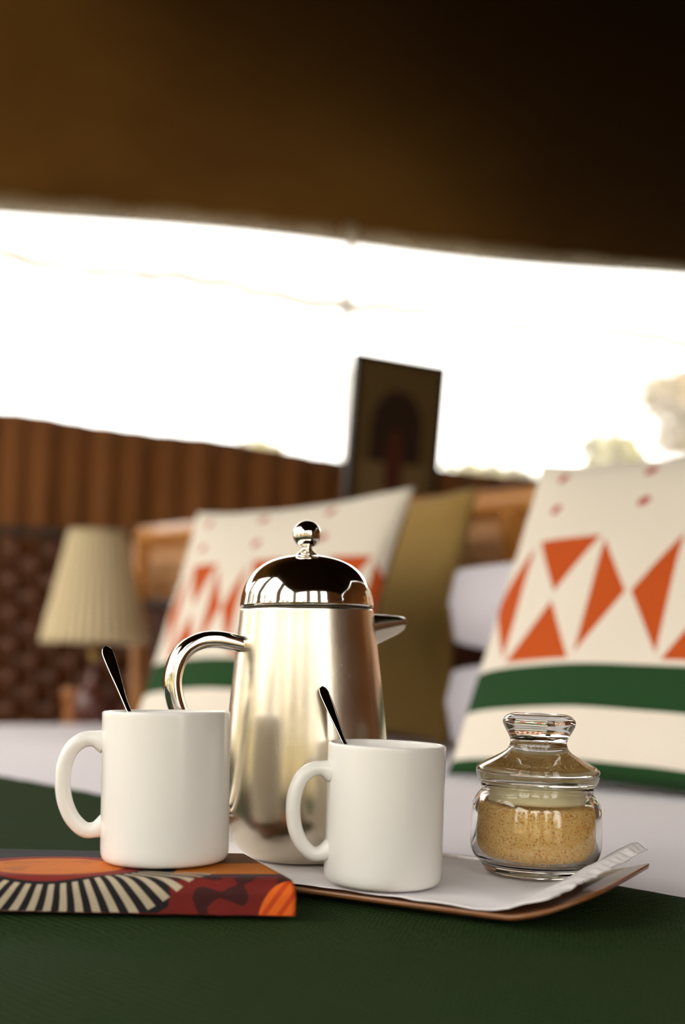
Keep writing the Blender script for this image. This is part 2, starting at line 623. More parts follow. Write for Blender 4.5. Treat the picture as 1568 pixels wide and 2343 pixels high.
# green runner across the foot half of the bed
m_run, nt, b = new_mat('dark_green_knit', (0.018, 0.05, 0.018), 0.95, spec=0.1)
s = nt.nodes.new('ShaderNodeSeparateXYZ')
nt.links.new(coords(nt), s.inputs[0])
gx, gy = N(nt, s.outputs[0]), N(nt, s.outputs[1])
nz = noise_tex(nt, 60, 3) * 3.0
hgt = ((gx * S2 - gy * S2) * 850 + nz).sin().abs() * ((gx * S2 + gy * S2) * 560 + nz).sin().abs()
fac = noise_tex(nt, 7, 4)
link_color(nt, b, mix(nt, hgt, mix(nt, fac, (0.008, 0.024, 0.005), (0.016, 0.030, 0.006)), mix(nt, fac, (0.034, 0.084, 0.024), (0.052, 0.080, 0.020))))
bump(nt, b, hgt, 0.9, 0.003)
RV1 = 0.765
def run_pt(a, c):
    u = BED_U0 - 0.06 + (BED_U1 - BED_U0 + 0.12) * a
    v = BED_V0 + 0.25 - 0.10 + (RV1 - BED_V0 - 0.15) * c
    v += 0.004 * math.sin(u * 9) * sstep(0.8, 1, c)
    du = max(BED_U0 + 0.03 - u, u - (BED_U1 - 0.03), 0)
    p = bed(u, v)
    far = sstep(1.05, 1.5, p.y) + sstep(0.68, 0.55, p.y)
    z = 0.0030 + far * (0.004 + 0.005 * noise.noise(Vector((u * 3.5, v * 3.5, 4.4))))
    z += 0.0006 * noise.noise(Vector((u * 40, v * 40, 0)))
    drop = du / 0.09
    if drop > 0:
        z -= 0.37 * min(1, drop) ** 2
        u = max(BED_U0 - 0.020, min(BED_U1 + 0.020, u))
    return bed(u, v, z)
run = grid('bed_runner', 260, 110, run_pt, m_run, thick=0.004)
tag(run, 'dark green knitted runner laid across the foot of the bed', 'bed runner')

# ------------------------------------------------------------------ cushions
def cushion_shape(size, thick, pinch=0.05, n=56, power=0.42, sag=0.0):
    """pillow standing in the local XZ plane, base centre at the origin, front towards -Y"""
    verts, uvs, faces = [], [], []
    def xz(a, c):
        x, z = 2 * a - 1, 2 * c - 1
        px = x * (1 - pinch * (1 - z * z))
        pz = z * (1 - pinch * (1 - x * x))
        if z > 0:
            pz -= sag * z * (1 - x * x)
        return px * size[0] / 2, (pz + 1) * size[1] / 2
    idx = {}
    for side in (0, 1):
        for j in range(n + 1):
            for i in range(n + 1):
                a, c = i / n, j / n
                edge = i in (0, n) or j in (0, n)
                if edge and side == 1:
                    idx[(1, i, j)] = idx[(0, i, j)]
                    continue
                X, Z = xz(a, c)
                h = ((1 - (2 * a - 1) ** 2) * (1 - (2 * c - 1) ** 2)) ** power * thick / 2
                h += 0.004 * noise.noise(Vector((a * 5, c * 5, side * 7 + size[0]))) * (0 if edge else 1)
                idx[(side, i, j)] = len(verts)
                verts.append((X, -h if side == 0 else h, Z))
                uvs.append((a, c) if side == 0 else (a, -1 - c))
    for side in (0, 1):
        for j in range(n):
            for i in range(n):
                q = [idx[(side, i, j)], idx[(side, i + 1, j)], idx[(side, i + 1, j + 1)], idx[(side, i, j + 1)]]
                faces.append(q if side == 0 else q[::-1])
    return verts, faces, uvs


def print_mat(CUSH):
    m, nt, b = new_mat('printed_cushion_cotton', (0.8, 0.75, 0.65), 0.85, spec=0.15)
    x, y = uv_xy(nt)
    cream, green, red = (0.80, 0.73, 0.62), (0.016, 0.058, 0.016), (0.53, 0.085, 0.012)
    y0, y1, per, off = CUSH
    h = y1 - y0
    cx = (x - off) / per
    k = cx.floor()
    fx = (cx - k) * 2 - 1
    fy = (y - y0) / h * 2 - 1
    odd = k.mod(2.0).gt(0.5)
    g = 0.07
    tb = (fy.abs() - fx.abs()).gt(g)
    lr = (fx.abs() - fy.abs()).gt(g)
    tri = (tb * odd.inv() + lr * odd) * fy.abs().lt(0.97) * fx.abs().lt(0.965)
    c = mix(nt, tri, cream, red)
    # rows of small red dots in the upper field
    for (yy, o2) in ((0.80, 0.00), (0.925, 0.02)):
        dx = ((x + o2) / 0.30).mod(1.0) - 0.5
        d = ((dx * 0.30) * (dx * 0.30) + (y - yy) * (y - yy) + (dx * 0.30) * (y - yy) * -0.7).sqrt()
        c = mix(nt, d.lt(0.017), c, (0.45, 0.035, 0.02))
    band = y.gt(0.165) * y.lt(y0 - 0.010)
    low = y.lt(0.035)
    c = mix(nt, band.max(low), c, green)
    link_color(nt, b, c)
    h2 = (x * 1500).sin() * (y * 1500).sin()
    bump(nt, b, h2 + noise_tex(nt, 14, 3) * 6, 0.12, 0.001)
    return m
m_print = print_mat((0.292, 0.69, 0.245, 0.122))
m_print2 = print_mat((0.300, 0.72, 0.170, 0.125))
m_olive = fabric('olive_mustard_cotton', (0.36, 0.225, 0.065), 0.85, 1100, 0.2, 0.12, 7)
m_pillow = fabric('white_pillowcase', (0.74, 0.70, 0.76), 0.8, 1600, 0.1, 0.03, 6)


def cushion(name, label, mat, pos, yaw, lean, size, thick, group=None, roll=0, **kw):
    v, f, uv = cushion_shape(size, thick, **kw)
    o = mesh_obj(name, v, f, mat, uvs=uv)
    o.matrix_world = Matrix.Translation(pos) @ Matrix.Rotation(R(yaw), 4, 'Z') @ Matrix.Rotation(-R(lean), 4, 'X') @ Matrix.Rotation(R(roll), 4, 'Y')
    return tag(o, label, 'cushion', group)


GC = 'cushions propped against the headboard'
cushion('patterned_cushion', 'near patterned cushion with orange triangles and green bands behind the sugar jar', m_print,
        bed(-1.11 + 0.275, 1.345, 0.004), -45, 25, (0.56, 0.56), 0.13, GC, sag=0.05)
cushion('patterned_cushion', 'far patterned cushion with orange triangles, partly hidden behind the coffee pot', m_print2,
        Vector((-0.205, 2.13, 0.012)), -42, 19, (0.60, 0.51), 0.12, GC, roll=-0.3, pinch=0.08)
cushion('olive_cushion', 'plain olive mustard cushion standing between the two patterned cushions', m_olive,
        bed(-1.47 - 0.26, 1.765, 0.010), -45, 9, (0.54, 0.54), 0.10, GC, pinch=0.08)


def bed_pillow(label, u, v, z, su, sv, th, seed):
    v_, f_, uv_ = cushion_shape((su, sv), th, pinch=0.0, power=0.06)
    out = []
    for (x, y, zz) in v_:
        out.append((x, zz - sv / 2, -y * 1.0 + 0.006 * noise.noise(Vector((x * 6, zz * 6, seed)))))
    o = mesh_obj('bed_pillow', out, f_, m_pillow, uvs=uv_)
    o.location = bed(u, v, z)
    o.rotation_euler = (0, 0, R(-45))
    return tag(o, label, 'pillow', 'white bed pillows stacked at the headboard')
bed_pillow('white bed pillow lying on the sheet, lower of the two stacked', -1.00, 1.775, 0.098, 0.66, 0.36, 0.172, 3)
bed_pillow('white bed pillow on top of the stack between olive and near patterned cushion', -1.00, 1.78, 0.280, 0.66, 0.36, 0.176, 8)

# ------------------------------------------------------------------ lamp, bedside table, woven screen
m_shade, nt, b = new_mat('pleated_cream_shade', (0.72, 0.60, 0.38), 0.9, spec=0.1)
b.inputs['Subsurface Weight'].default_value = 0.0
bump(nt, b, noise_tex(nt, 90, 2), 0.1, 0.001)
m_lampbase = wood('reddish_turned_wood', (0.13, 0.035, 0.020), (0.07, 0.02, 0.012), 0.35, coat=0.3)
m_brass, nt, b = new_mat('dull_brass', (0.55, 0.38, 0.16), 0.35, 1.0)

TBL_Z = -0.10
tbl = thing('bedside_table', 'dark wooden bedside table beyond the far side of the bed', 'table', bed(-2.95, 1.72, FLOOR_Z), R(-45))
hgt_ = TBL_Z - FLOOR_Z
box('table_top', (-.24, -.22, hgt_ - .03), (.24, .22, hgt_), m_darkwood, tbl, 0.005)
for sx in (-1, 1):
    for sy in (-1, 1):
        box('leg', (sx * .20 - .02, sy * .18 - .02, 0), (sx * .20 + .02, sy * .18 + .02, hgt_ - .03), m_darkwood, tbl, 0.004)
box('shelf', (-.21, -.19, .15), (.21, .19, .17), m_darkwood, tbl, 0.003)
box('apron', (-.20, -.19, hgt_ - .12), (.20, -.175, hgt_ - .03), m_darkwood, tbl, 0.003)

LX, LY = -0.696, 3.2
lamp = thing('table_lamp', 'small table lamp with a pleated cream shade beside the bed', 'lamp', (LX, LY, TBL_Z))
prof = [(0, 0), (0.065, 0), (0.068, 0.008), (0.06, 0.02), (0.03, 0.035), (0.026, 0.06), (0.045, 0.095), (0.058, 0.13), (0.05, 0.17), (0.026, 0.20), (0.016, 0.23), (0.016, 0.26), (0, 0.26)]
lathe('lamp_base', [(max(0, p.x), p.y) for p in catmull([(r, z, 0) for r, z in prof], 4)], m_lampbase, lamp, 40)
lathe('lamp_socket', [(0, .26), (.017, .26), (.018, .30), (.012, .305), (.012, .34), (0, .34)], m_brass, lamp, 24)
pl = lambda a, z: 1 + 0.028 * math.sin(a * 36)
z0, z1 = 0.315, 0.632
sh = lathe('lamp_shade', [(0.150 + (0.077 - 0.150) * i / 10, z0 + (z1 - z0) * i / 10) for i in range(11)], m_shade, lamp, 288, wob=pl)
md = sh.modifiers.new('thickness', 'SOLIDIFY')
md.thickness = 0.002
lathe('shade_ring', [(0.074, z1 - .006), (0.077, z1 - .006), (0.077, z1), (0.074, z1), (0.074, z1 - .006)], m_brass, lamp, 48)
for k in range(3):
    a = k * 2 * PI / 3
    sweep('shade_spoke', [(0.012, 0, .335), (0.05 * math.cos(a), 0.05 * math.sin(a), .5), (0.075 * math.cos(a), 0.075 * math.sin(a), z1 - .004)], (0.0015, 0.0015), m_brass, lamp, 6)

m_jarwood = wood('orange_turned_wood', (0.42, 0.15, 0.035), (0.30, 0.095, 0.022), 0.4, coat=0.2)
prof = [(0, 0), (0.036, 0), (0.04, 0.006), (0.036, 0.02), (0.030, 0.06), (0.028, 0.11), (0.030, 0.15), (0.036, 0.165), (0.034, 0.18), (0.026, 0.185), (0.026, 0.172), (0, 0.17)]
o = lathe('wooden_vase', [(max(0, p.x), p.y) for p in catmull([(r, z, 0) for r, z in prof], 4)], m_jarwood, None, 36, loc=(-0.775, 3.30, TBL_Z + 0.001))
tag(o, 'small orange brown wooden vase standing beside the table lamp', 'vase')

# woven rattan screen at the left
scr = thing('woven_screen', 'dark woven rattan screen standing behind the bedside lamp', 'screen',
            (-1.08, 3.86, FLOOR_Z), R(15))
SW, SH = 1.25, 1.235
for sx in (-1, 1):
    box('post', (sx * SW / 2 - .02, -.022, 0), (sx * SW / 2 + .02, .022, SH + .01), m_darkwood, scr, 0.004)
box('rail', (-SW / 2 + .02, -.02, SH - .035), (SW / 2 - .02, .02, SH), m_darkwood, scr, 0.004)
box('rail', (-SW / 2 + .02, -.02, 0.05), (SW / 2 - .02, .02, 0.09), m_darkwood, scr, 0.004)
nst = 18
for i in range(nst):
    x = -SW / 2 + 0.05 + (SW - 0.1) * i / (nst - 1)
    sweep('stake', [(x, 0, 0.07), (x, 0, 0.6), (x, 0, SH - .02)], (0.009, 0.006), m_weave, scr, 8, normal=(1, 0, 0))
nw = 20
for j in range(nw):
    z = 0.125 + (SH - 0.20) * j / (nw - 1)
    pts = []
    for i in range((nst - 1) * 4 + 1):
        f = i / 4
        x = -SW / 2 + 0.05 + (SW - 0.1) * f / (nst - 1)
        pts.append((x, 0.013 * math.cos(PI * f + PI * (j % 2)), z))
    sweep('weaver', pts, (0.021, 0.0035), m_weave, scr, 8, normal=(0, 0, 1))

# ------------------------------------------------------------------ picture on a stand behind the headboard
m_frame, nt, b = new_mat('black_picture_frame', (0.022, 0.016, 0.010), 0.5)
bump(nt, b, noise_tex(nt, 60, 3), 0.1, 0.001)
m_art, nt, b = new_mat('arched_figure_print', (0.2, 0.12, 0.05), 0.7)
x, y = uv_xy(nt)
nzz = noise_tex(nt, 14, 3)
base = mix(nt, nzz, (0.19, 0.125, 0.045), (0.14, 0.09, 0.03))
dx = (x - 0.5) / 0.31
arch = ((dx * dx + ((y - 0.60) / 0.24) * ((y - 0.60) / 0.24)).lt(1.0)).max(dx.abs().lt(1.0) * y.lt(0.60) * y.gt(0.36))
c = mix(nt, arch, base, (0.035, 0.016, 0.008))
pale = y.lt(0.38) * (x - 0.5).abs().lt(0.40)
c = mix(nt, pale, c, (0.24, 0.16, 0.07))
fig = (((x - 0.5) / 0.11) * ((x - 0.5) / 0.11) + ((y - 0.35) / 0.25) * ((y - 0.35) / 0.25)).lt(1.0)
c = mix(nt, fig, c, (0.10, 0.025, 0.010))
link_color(nt, b, c)
PW, PH = 0.315, 0.50
pyaw = math.atan2(0.15, 0.273)
pic = thing('framed_picture', 'dark framed picture with an arched figure standing against the window', 'picture')
pc = Vector((0.158, 3.325, 1.070))
pic.matrix_world = Matrix.Translation(pc) @ Matrix.Rotation(pyaw, 4, 'Z') @ Matrix.Rotation(R(7), 4, 'X')
FWD = 0.016
box('frame_bar', (-PW / 2, -.012, -FWD), (PW / 2, .012, 0), m_frame, pic, 0.002)
box('frame_bar', (-PW / 2, -.012, -PH), (PW / 2, .012, -PH + FWD), m_frame, pic, 0.002)
box('frame_bar', (-PW / 2, -.012, -PH + FWD), (-PW / 2 + FWD, .012, -FWD), m_frame, pic, 0.002)
box('frame_bar', (PW / 2 - FWD, -.012, -PH + FWD), (PW / 2, .012, -FWD), m_frame, pic, 0.002)
grid('print', 2, 2, lambda a, c: Vector((-PW / 2 + FWD + (PW - 2 * FWD) * a, -0.004, -PH + FWD + (PH - 2 * FWD) * c)), m_art, pic, smooth=False)
box('backing', (-PW / 2 + .01, 0, -PH + .01), (PW / 2 - .01, .009, -.01), m_frame, pic, 0)
# easel: two splayed legs, a ledge and a back leg
es = thing('wooden_easel', 'dark wooden easel holding up the framed picture', 'easel', (pc.x, pc.y, FLOOR_Z), pyaw)
top = 0.90 - FLOOR_Z
for sx in (-1, 1):
    sweep('leg', [(sx * 0.26, 0.13, 0), (sx * 0.06, 0.085, top)], (0.016, 0.012), m_darkwood, es, 8)
sweep('back_leg', [(0, 0.60, 0), (0, 0.10, top)], (0.014, 0.012), m_darkwood, es, 8)
lz = 1.070 - 0.5 * math.cos(R(7)) - FLOOR_Z
box('ledge', (-.21, 0.03, lz - .026), (.21, 0.115, lz - .004), m_darkwood, es, 0.003)

# ------------------------------------------------------------------ tray
TD = Vector((0.87, -0.494, 0)).normalized()      # along the tray, to the right
TN = Vector((0.494, 0.87, 0)).normalized()       # away from the camera
def tw(t, n, z):
    p = TD * t + TN * n
    return Vector((p.x, p.y, z))
TT0, TT1, TN0, TN1 = -0.612, -0.210, 0.676, 0.869
T_BASE = 0.0135
def tray_z(t, n):
    z = T_BASE
    for e in (t - (TT1 - 0.052), (TT0 + 0.052) - t):
        if e > 0:
            z += 0.018 * (e / 0.052) ** 1.35
    k = min(n - TN0, TN1 - n)
    if k < 0.008:
        z += 0.0012 * (1 - k / 0.008)
    return z
m_tray = wood('brown_tray_wood', (0.30, 0.125, 0.042), (0.19, 0.072, 0.024), 0.35, stretch=(10, 120, 60), coat=0.35)
def rrect(k, rad=0.055, n=25):
    """point list of the rounded tray outline scaled towards its centre by k"""
    ct, cn = (TT0 + TT1) / 2, (TN0 + TN1) / 2
    ht, hn = (TT1 - TT0) / 2, (TN1 - TN0) / 2
    pts = []
    for (sx, sy, a0) in ((1, 1, 0), (-1, 1, 90), (-1, -1, 180), (1, -1, 270)):
        for i in range(n):
            a = R(a0 + 90 * i / (n - 1))
            pts.append((ct + k * (sx * (ht - rad) + rad * math.cos(a)), cn + k * (sy * (hn - rad) + rad * math.sin(a))))
    # add points along the straight sides
    out = []
    for i, p in enumerate(pts):
        q = pts[(i + 1) % len(pts)]
        d = math.hypot(q[0] - p[0], q[1] - p[1])
        m_ = 12 if (i + 1) % n == 0 else 1
        for j in range(m_):
            out.append((p[0] + (q[0] - p[0]) * j / m_, p[1] + (q[1] - p[1]) * j / m_))
    return out
ks = [0.05, 0.2, 0.35, 0.5, 0.62, 0.72, 0.8, 0.86, 0.91, 0.95, 0.98, 1.0]
verts, faces = [], []
rings = []
for k in ks:
    rings.append([len(verts) + i for i in range(len(rrect(k)))])
    verts += [tw(t, n, tray_z(t, n)) for (t, n) in rrect(k)]
for k in reversed(ks):
    rings.append([len(verts) + i for i in range(len(rrect(k)))])
    kk = k if k < 1 else 0.997
    verts += [tw(t, n, tray_z(t, n) - (0.003 + 0.0038 * sstep(1.0, 0.82, k))) for (t, n) in rrect(kk)]
for A, B in zip(rings, rings[1:]):
    L = len(A)
    for i in range(L):
        faces.append((A[i], A[(i + 1) % L], B[(i + 1) % L], B[i]))
faces.append(tuple(rings[0]))
faces.append(tuple(reversed(rings[-1])))
tr = fix_normals(mesh_obj('serving_tray', verts, faces, m_tray))
tag(tr, 'brown wooden serving tray with upturned ends on the green runner', 'tray')

# white napkin lining the tray
m_nap = fabric('white_linen_napkin', (0.86, 0.82, 0.83), 0.85, 2600, 0.15, 0.03, 30)
NT0, NT1, NN0, NN1 = -0.585, -0.217, 0.680, 0.842
def nap_pt(a, c):
    t = NT0 + (NT1 - NT0) * a
    n = NN0 + (NN1 - NN0) * c
    # front right corner turns inwards, edges are gently wavy
    if a > 0.80:
        t -= 0.020 * sstep(0.80, 1, a) * (1 - c) ** 1.2
    n += 0.0012 * math.sin(a * 60) * (1 - c) ** 6 + 0.003 * math.sin(a * 13 + 1) * (1 - c) ** 4
    t += (0.0007 * math.sin(c * 90) + 0.0006 * math.sin(c * 37)) * a ** 10
    z = tray_z(t, max(n, TN0 + 0.004)) + 0.0022
    z += 0.0007 * noise.noise(Vector((t * 45, n * 45, 2))) + 0.0005 * math.sin((t * 0.6 + n) * 120) * sstep(0.62, 0.8, a)
    e = sstep(0.84, 0.97, a)
    z += e * (0.004 + 0.012 * c) + 0.0011 * e * noise.noise(Vector((t * 60, n * 120, 9)))
    z -= 0.008 * sstep(0.975, 1.0, a) * c
    return tw(t, n, z)
nap = grid('linen_napkin', 220, 110, nap_pt, m_nap, thick=0.0010)
tag(nap, 'white linen napkin lining the wooden tray with its corner turned up', 'napkin')
NAP_Z = T_BASE + 0.0043

# ------------------------------------------------------------------ folded print cloth
def cloth_print():
    m, nt, b = new_mat('wax_print_cotton', (0.5, 0.1, 0.02), 0.75, spec=0.25)
    ux, uy = uv_xy(nt)                   # metres: x world X, y distance towards the camera over the fold
    nz = noise_tex(nt, 55, 4)
    nz2 = noise_tex(nt, 26, 2)
    x = ux + 0.190
    y = uy - 0.011
    ex, ey = x / 0.060, y / 0.038
    rho = (ex * ex + ey * ey).sqrt()
    ang = ey.atan2(ex)
    dred, black, orange, cream = (0.16, 0.012, 0.010), (0.010, 0.008, 0.010), (0.52, 0.13, 0.012), (0.50, 0.42, 0.30)
    # swirls of dark red on near-black
    sw = ((rho * 11 + nz2 * 9).sin() * 0.5 + (ux * 260 + nz2 * 14).sin() * 0.6 + (uy * 330 + nz2 * 8).sin() * 0.5).gt(-0.15)
    c = mix(nt, sw, (0.045, 0.007, 0.006), mix(nt, nz, (0.10, 0.008, 0.006), (0.22, 0.016, 0.010)))
    # back border of dark red, then orange wedge at the right of the top
    c = mix(nt, (y + ux * 0.15).lt(-0.020), c, (0.20, 0.020, 0.015))
    wedge = ux.gt(-0.125) * (y - (ux + 0.125) * -0.12).lt(0.024) * (y - (ux + 0.125) * -0.20).gt(-0.012)
    c = mix(nt, wedge, c, mix(nt, nz, (0.48, 0.13, 0.012), (0.60, 0.20, 0.02)))
    wood_ = ux.gt(-0.110) * (y - (ux + 0.125) * -0.20).lt(-0.012)
    c = mix(nt, wood_, c, mix(nt, nz, (0.12, 0.045, 0.015), (0.20, 0.085, 0.03)))
    line = ux.gt(-0.145) * ((y - (ux + 0.125) * -0.12) - 0.028).abs().lt(0.0045)
    c = mix(nt, line, c, (0.060, 0.035, 0.045))
    # rays
    st = (ang * 54.0 + rho * -7.5).sin()
    ray_zone = rho.gt(1.0) * rho.lt(1.95) * ux.lt(-0.108)
    c = mix(nt, ray_zone, c, black)
    ray = rho.gt(1.06) * rho.lt(1.85) * st.gt(0.0) * y.gt(0.012)
    c = mix(nt, ray, c, mix(nt, nz, (0.42, 0.34, 0.24), cream))
    ring = rho.lt(1.0)
    c = mix(nt, ring, c, mix(nt, nz, (0.17, 0.016, 0.012), (0.26, 0.03, 0.018)))
    disc = rho.lt(0.78)
    spots = mix(nt, nz.gt(0.60), orange, (0.30, 0.08, 0.012))
    c = mix(nt, disc, c, mix(nt, nz2, spots, (0.60, 0.17, 0.015)))
    # striped leaf at the right end of the fold
    lx, ly = (ux + 0.036) , (uy - 0.063)
    lu = (lx * 0.70 - ly * 0.71) / 0.011
    lv = (lx * 0.71 + ly * 0.70) / 0.022
    lv = (lx * -0.50 + ly * 0.86) / 0.020
    lu = (lx * 0.86 + ly * 0.50) / 0.0115
    leaf = (lu * lu + lv * lv).lt(1.0)
    lc = mix(nt, ((lu * 9.0 + lv * 1.2).sin()).gt(0.35), (0.74, 0.13, 0.010), (0.52, 0.055, 0.008))
    c = mix(nt, leaf, c, lc)
    link_color(nt, b, c)
    bump(nt, b, noise_tex(nt, 900, 2), 0.2, 0.0005)
    return m
m_cloth = cloth_print()
CF, CB, CH = 0.729, 0.845, 0.0270      # front, back, height of the folded cloth
def cloth_pt(a, c):
    """a along X (left to right), c around the section: back bottom, back, top, front fold, bottom"""
    xl = -0.37
    r = CH / 2 - 0.001
    # section: path of (y, z, s) with s = distance towards camera measured on top from y = 0.78
    if c < 0.12:
        th = PI * (c / 0.12)
        y, z = CB - r + r * math.sin(th), r - r * math.cos(th)
        s_ = 0.780 - y
    elif c < 0.62:
        k = (c - 0.12) / 0.50
        y, z = CB - r + (CF + 0.010 - (CB - r)) * k, 2 * r
        s_ = 0.780 - y
    elif c < 0.88:
        th = PI / 2 * ((c - 0.62) / 0.26)
        # squarish fold: quarter arc then straight down
        L = 0.010 * PI / 2 + (2 * r - 0.013)
        d = L * (c - 0.62) / 0.26
        if d < 0.010 * PI / 2:
            th = d / 0.010
            y, z = CF + 0.010 - 0.010 * math.sin(th), 2 * r - 0.010 * (1 - math.cos(th))
        else:
            y, z = CF, 2 * r - 0.010 - (d - 0.010 * PI / 2)
        s_ = 0.780 - (CF + 0.010) + d
    else:
        k = (c - 0.88) / 0.12
        y, z = CF + (CB - r - CF) * k, 0.003 * (1 - k)
        s_ = 0.11 + 0.1 * k
    xr = -0.0265 - 0.040 * max(0, (y - CF)) / 0.098
    x = xl + (xr - xl) * a
    z += 0.0056 + 0.0003 * noise.noise(Vector((x * 30, y * 30, 0)))
    # the corner that rides on the tray's edge
    nn = x * 0.494 + y * 0.87
    z = max(z, 0.0056 + 0.0171 * sstep(0.645, 0.667, nn))
    return Vector((x, y, z)), (x, s_)
nu_, nv_ = 110, 150
verts, uvs, faces = [], [], []
for j in range(nv_):
    for i in range(nu_ + 1):
        p, q = cloth_pt(i / nu_, j / nv_)
        verts.append(p)
        uvs.append(q)
for j in range(nv_):
    j2 = (j + 1) % nv_
    for i in range(nu_):
        faces.append((j * (nu_ + 1) + i, j * (nu_ + 1) + i + 1, j2 * (nu_ + 1) + i + 1, j2 * (nu_ + 1) + i))
faces.append(tuple(j * (nu_ + 1) for j in range(nv_)))
faces.append(tuple(j * (nu_ + 1) + nu_ for j in reversed(range(nv_))))
cl = fix_normals(mesh_obj('folded_cloth', verts, faces, m_cloth, uvs=uvs))
tag(cl, 'folded orange and dark red wax print cloth under the left mug', 'cloth')
CLOTH_TOP = 0.0056 + CH - 0.002

# ------------------------------------------------------------------ coffee pot
m_steel, nt, b = new_mat('brushed_stainless_steel', (0.70, 0.63, 0.51), 0.2, 1.0)
tg = nt.nodes.new('ShaderNodeTangent')
tg.direction_type = 'RADIAL'
tg.axis = 'Z'
nt.links.new(tg.outputs[0], b.inputs['Tangent'])
b.inputs['Anisotropic'].default_value = 0.5
f = noise_tex(nt, 1.0, 4, stretch=(900, 900, 12))
f2 = noise_tex(nt, 22, 5)
rr = f * 0.10 + f2 * 0.14 + 0.12
nt.links.new(rr.s, b.inputs['Roughness'])
bump(nt, b, f, 0.02, 0.0004)
m_chrome, nt, b = new_mat('polished_steel', (0.84, 0.80, 0.74), 0.06, 1.0)
rr = noise_tex(nt, 30, 4) * 0.07 + 0.03
nt.links.new(rr.s, b.inputs['Roughness'])
m_gap, nt, b = new_mat('dark_lid_gap', (0.03, 0.025, 0.02), 0.6)
bump(nt, b, noise_tex(nt, 200, 2), 0.1, 0.0003)

PX, PY = -0.0253, 0.905
pot = thing('coffee_pot', 'tall stainless steel coffee pot with domed lid standing on the tray', 'coffee pot', (PX, PY, NAP_Z),
            tilt=(0, R(-1.0)))
k = 0.000348
ZS = 0.196           # seam height above the base
body = [(0, 0.0), (0.030, 0.0), (0.0415, 0.0004), (0.0475, 0.003), (0.0545, 0.009), (0.0600, 0.0185), (0.0632, 0.031), (0.0645, 0.045), (0.0648, 0.060),
        (0.0640, 0.085), (0.0618, 0.112), (0.0590, 0.140), (0.0562, 0.165), (0.0541, 0.183), (0.0530, 0.1935)]
prof = [(max(0, p.x), max(0, p.y)) for p in catmull([(r, z, 0) for r, z in body], 8)]
prof += [(0.0526, 0.1948), (0.0505, 0.1952), (0.049, 0.190), (0.049, 0.150)]
lathe('body', prof, m_steel, pot, 160)
lathe('gasket', [(0.0488, 0.1935), (0.0510, 0.1935), (0.0510, 0.1972), (0.0488, 0.1972), (0.0488, 0.1935)], m_gap, pot, 96)
dome = [(0.0500, 0.1966), (0.0528, 0.1966), (0.0532, 0.1983), (0.0528, 0.2010), (0.0512, 0.2090), (0.0475, 0.2175), (0.0416, 0.2253), (0.0333, 0.2316), (0.0230, 0.2358), (0.0120, 0.2377), (0, 0.2382)]
prof = [(0.0500, 0.1966), (0.0528, 0.1966)] + [(max(0, p.x), p.y) for p in catmull([(r, z, 0) for r, z in dome[2:]], 8)]
lid = lathe('lid', prof, m_chrome, pot, 160)
ball_r, ball_z = 0.0114, 0.2548
neck = [(0.0, 0.2378), (0.0092, 0.2372), (0.0088, 0.2388), (0.0062, 0.2410), (0.0044, 0.2432), (0.0042, 0.2445)]
prof = [(max(0, p.x), p.y) for p in catmull([(r, z, 0) for r, z in neck], 5)]
a0 = math.asin(0.0042 / ball_r)
prof += [(ball_r * math.sin(t), ball_z - ball_r * math.cos(t)) for t in [a0 + (PI - a0) * i / 24 for i in range(24)]] + [(0, ball_z + ball_r)]
lathe('knob', prof, m_chrome, lid, 48)
HA = R(180 + 22)                        # handle points left and a little to the camera
hd = Vector((math.cos(HA), math.sin(HA), 0))
side = Vector((-hd.y, hd.x, 0))
hp = [(0.050, 0.1660), (0.061, 0.1685), (0.074, 0.1705), (0.086, 0.1695), (0.098, 0.1635), (0.1055, 0.1530), (0.1085, 0.140), (0.1070, 0.126),
      (0.1010, 0.108), (0.094, 0.088), (0.086, 0.068), (0.077, 0.051), (0.070, 0.042), (0.0635, 0.037)]
path = catmull([hd * r + Vector((0, 0, z)) for r, z in hp], 6)
npth = len(path)
rad = []
for i in range(npth):
    s_ = i / (npth - 1)
    wdt = 0.0105 - 0.0010 * sstep(0.0, 0.3, s_) - 0.0030 * sstep(0.6, 1.0, s_)
    rad.append((wdt, 0.0066 - 0.0022 * sstep(0.6, 1, s_)))
sweep('handle', path, rad, m_chrome, pot, 28, normal=side, power=3.0)
# pouring spout on the far right
sd = -hd
sp = []
verts, faces = [], []
secs = [(0.0495, 0.0185, 0.1600, 0.1930), (0.0540, 0.0175, 0.1650, 0.1928), (0.0660, 0.0135, 0.1700, 0.1924), (0.0790, 0.0095, 0.1760, 0.1914), (0.0845, 0.0075, 0.1795, 0.1905)]
sv_ = Vector((-sd.y, sd.x, 0))
nsg = 24
for (r, hw, zb, zt) in secs:
    for i in range(nsg):
        th = 2 * PI * i / nsg
        zc = (zb + zt) / 2
        z = zc + (zt - zb) / 2 * math.sin(th)
        w = hw * math.cos(th) * (0.55 + 0.45 * (z - zb) / (zt - zb))
        verts.append(sd * r + sv_ * w + Vector((0, 0, z)))
for j in range(len(secs) - 1):
    for i in range(nsg):
        faces.append((j * nsg + i, j * nsg + (i + 1) % nsg, (j + 1) * nsg + (i + 1) % nsg, (j + 1) * nsg + i))
faces.append(tuple(range((len(secs) - 1) * nsg, len(secs) * nsg)))
fix_normals(mesh_obj('spout', verts, faces, m_steel, pot))

# ------------------------------------------------------------------ mugs
m_mug, nt, b = new_mat('white_glazed_ceramic', (0.84, 0.82, 0.78), 0.22, spec=0.5)
bump(nt, b, noise_tex(nt, 25, 3), 0.03, 0.001)
b.inputs['Coat Weight'].default_value = 0.15


